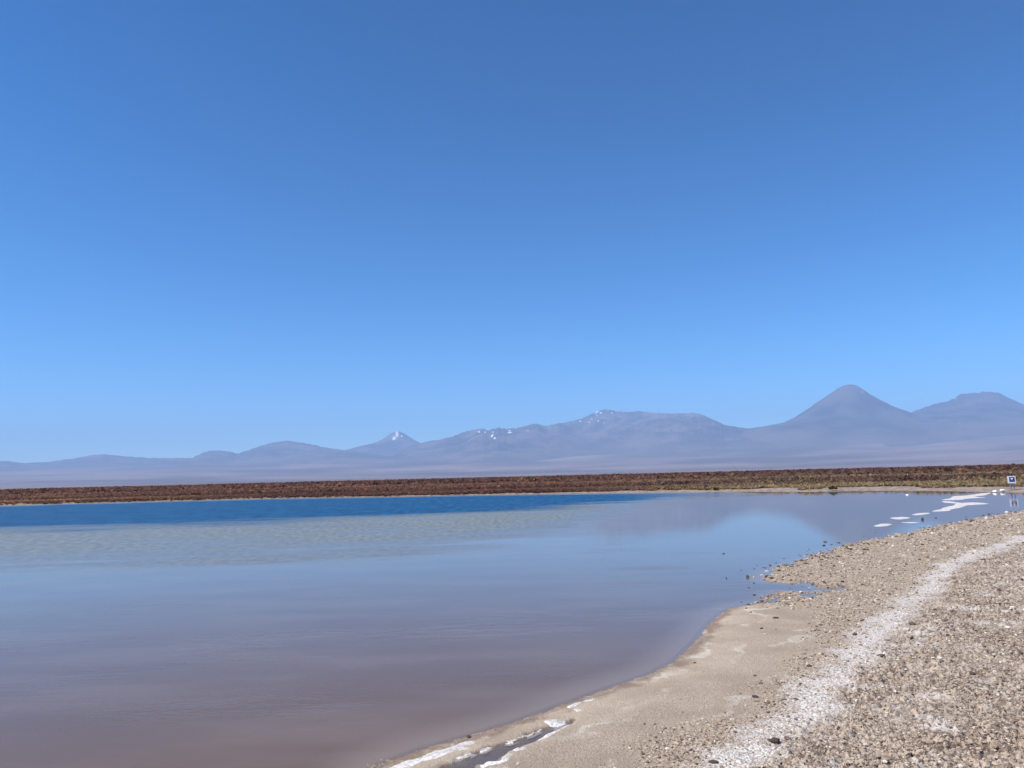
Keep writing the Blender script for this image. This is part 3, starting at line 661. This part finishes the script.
slab('salt_patch', Z3([(355, 320), (400, 302), (438, 294), (410, 308), (370, 323)]), 'thin salt fleck on the left pool edge, lower of two', 'salt patch', G2, thick=.015, onbank=True, seed=20, rough_e=.008)
slab('salt_patch', Z3([(582, 245), (610, 234), (660, 215), (742, 184), (745, 188), (690, 211), (640, 231), (600, 246)]), 'thin broken salt line on the left pool edge near its top', 'salt patch', G2, thick=.012, onbank=True, seed=21, rough_e=.012)
def lump(px, py, w, label, z=0.0):
    p = at(px, py, z); d = math.hypot(p[0], p[1]); me = stone_mesh(int(px), m_lump, .7); me.name = 'salt_lump'
    o = link('salt_lump', me, loc=(p[0], p[1], z), label=label, category='salt lump'); o.scale = (w*d/F/2,)*3
lump(907.3, 495.0, 2.6, 'small round white salt lump alone in the water left of the salt bars')
lump(995, 491.2, 3.2, 'white salt lump on the far beach, left of two, below the sign', .12)
lump(1002.5, 490.4, 3.4, 'white salt lump on the far beach, right of two, nearest the sign', .15)

# ------------------------------------------------------------------ sign on the far beach
def box(bm, cx, cy, cz, sx, sy, sz):
    r = bmesh.ops.create_cube(bm, size=1)
    for v in r['verts']: v.co = mathutils.Vector((v.co.x*sx+cx, v.co.y*sy+cy, v.co.z*sz+cz))
def mk(name, bm, m_, parent, bev=0.0):
    if bev: bmesh.ops.bevel(bm, geom=bm.edges[:], offset=bev, segments=2, affect='EDGES')
    me = bpy.data.meshes.new(name); bm.to_mesh(me); bm.free(); me.materials.append(m_); return link(name, me, parent)
def plain(name, c, r=.5):
    m, nt = mat(name); surf(nt, mixc(nt, ramp(nt, noise(nt, 9, 3), .3, .7), tuple(v*.85 for v in c), c), r, None, .4); return m
m_wh = plain('white_paint', (.50, .52, .60)); m_bl = plain('blue_paint', (.018, .022, .115)); m_pb = plain('post_blue', (.10, .12, .24)); m_wd = plain('post_wood', (.10, .08, .07))
sp = at(1012.5, 488.6, .26); th = -math.atan2(sp[0], sp[1])
e = bpy.data.objects.new('sign', None); COL.objects.link(e); e.location = sp; e.rotation_euler = (0, 0, th)
e['label'] = 'small white and blue square sign on posts standing on the far beach'; e['category'] = 'sign'
D = math.hypot(sp[0], sp[1]); pxm = D/F
bd = bmesh.new(); box(bd, 0, 0, 7.3*pxm, 5.8*pxm, .03, 6.0*pxm); board = mk('board', bd, m_wh, e, .006)
bd = bmesh.new(); box(bd, .3*pxm, -.019, 7.5*pxm, 3.9*pxm, .008, 4.0*pxm); mk('blue_panel', bd, m_bl, board, .002)
# white pictogram: a bar with a short stem
bd = bmesh.new(); box(bd, .2*pxm, -.026, 8.3*pxm, 1.7*pxm, .006, .8*pxm); box(bd, .2*pxm, -.026, 7.45*pxm, .65*pxm, .006, .9*pxm); mk('symbol', bd, m_wh, board)
for xx in (-.9, 1.3):
    bd = bmesh.new(); bmesh.ops.create_cone(bd, cap_ends=True, segments=12, radius1=.045, radius2=.04, depth=7.8*pxm, matrix=mathutils.Matrix.Translation((xx*pxm, .045, 3.6*pxm))); mk('post', bd, m_pb, e)

# ------------------------------------------------------------------ a few bushes one can tell apart on the far beach
m_bush, nt = mat('bush_leaves'); surf(nt, mixc(nt, ramp(nt, noise(nt, 3, 3), .35, .65), (.035, .034, .014), (.085, .075, .03)), .85, None, .1)
m_twig = plain('twig', (.10, .07, .05), .9)
def bush(px, py, wpx, hpx, label, seed):
    p = at(px, py, .2); D = math.hypot(p[0], p[1]); w = wpx*D/F; hh = hpx*D/F
    e = bpy.data.objects.new('bush', None); COL.objects.link(e); e.location = p
    e['label'] = label; e['category'] = 'bush'; e['group'] = 'dark bushes on the far beach'
    rg = np.random.default_rng(seed); n = 900
    u = rg.normal(0, 1, (n, 3)); u /= np.linalg.norm(u, axis=1)[:, None]; u[:, 2] = abs(u[:, 2])
    rad = rg.uniform(.45, 1, n)**.6*(0.8+.35*np.sin(u[:, 0]*5+seed)*np.cos(u[:, 1]*4))
    c = u*rad[:, None]*np.array([w/2, w/2.6, hh]); t = rg.normal(0, 1, (n, 2, 3)); t /= np.linalg.norm(t, axis=2)[..., None]
    a, b_ = t[:, 0]*.09, t[:, 1]*.05
    V = np.stack([c-a, c-b_, c+a, c+b_], 1).reshape(-1, 3); Q = np.arange(n*4).reshape(n, 4)
    link('foliage', mesh_np('foliage', V, Q, m_bush, smooth=False), e)
    bd = bmesh.new()
    for k in range(9):
        an = k*.7+seed; v = mathutils.Vector((math.cos(an)*w*.28, math.sin(an)*w*.2, hh*.75)); q = v.to_track_quat('Z', 'Y').to_matrix().to_4x4()
        bmesh.ops.create_cone(bd, cap_ends=True, segments=6, radius1=.03, radius2=.01, depth=v.length, matrix=mathutils.Matrix.Translation(v/2) @ q)
    mk('stem', bd, m_twig, e)
bush(707, 489.6, 9, 3.6, 'dark olive rounded bush on the far beach, left of centre of the right half', 1)
bush(833, 489.0, 8, 2.6, 'low dark bush on the far beach below the left foot of the volcano', 2)
bush(716, 489.8, 5, 2.2, 'smaller dark bush just right of the rounded olive bush', 3)

# ------------------------------------------------------------------ haze
HC = dict(color=(0.42, 0.645, 1.0), density=3.9e-5)
m, nt = mat('haze_air')
pv = nt.nodes.new('ShaderNodeVolumePrincipled'); pv.inputs['Color'].default_value = (*HC['color'], 1); pv.inputs['Density'].default_value = HC['density']
pv.inputs['Anisotropy'].default_value = 0.0
o = nt.nodes.new('ShaderNodeOutputMaterial'); L(nt, pv.outputs[0], o.inputs['Volume'])
bd = bmesh.new(); box(bd, 0, 0, (3600-1.8)/2, 94000, 94000, 3600+1.8)
me = bpy.data.meshes.new('haze'); bd.to_mesh(me); bd.free(); me.materials.append(m); link('haze', me, kind='stuff')

# ------------------------------------------------------------------ light
SUN_EL, SUN_AZ = 52.0, -112.0                 # azimuth from the view direction, minus = left
w = bpy.data.worlds.new('World'); S.world = w; w.use_nodes = True; nt = w.node_tree
bg = nt.nodes['Background']; sky = nt.nodes.new('ShaderNodeTexSky'); sky.sky_type = 'NISHITA'; sky.sun_disc = False
sky.sun_elevation = R(SUN_EL); sky.sun_rotation = R(SUN_AZ); sky.altitude = 2400; sky.air_density = 1.0; sky.dust_density = 1.0; sky.ozone_density = 3.0
hs = nt.nodes.new('ShaderNodeHueSaturation'); hs.inputs['Saturation'].default_value = 1.38; hs.inputs['Hue'].default_value = 0.487; L(nt, sky.outputs[0], hs.inputs['Color']); gm = nt.nodes.new('ShaderNodeGamma'); gm.inputs[1].default_value = 1.38; L(nt, hs.outputs[0], gm.inputs[0]); L(nt, gm.outputs[0], bg.inputs['Color']); bg.inputs['Strength'].default_value = 0.0665
sl = bpy.data.lights.new('sun', 'SUN'); sl.energy = 4.6; sl.angle = R(.53); sl.color = (1.0, .935, .84)
so = bpy.data.objects.new('sun', sl); COL.objects.link(so)
sd_ = mathutils.Vector((math.sin(R(SUN_AZ))*math.cos(R(SUN_EL)), math.cos(R(SUN_AZ))*math.cos(R(SUN_EL)), math.sin(R(SUN_EL))))
so.rotation_euler = sd_.to_track_quat('Z', 'Y').to_euler(); so.location = (0, 0, 50)
vs = S.view_settings; vs.view_transform = 'Standard'; vs.look = 'None'; vs.gamma = 1; vs.use_curve_mapping = False; vs.exposure = 0.55
S.display_settings.display_device = 'sRGB'
S.cycles.volume_bounces = 1; S.cycles.max_bounces = 8; S.cycles.use_denoising = True
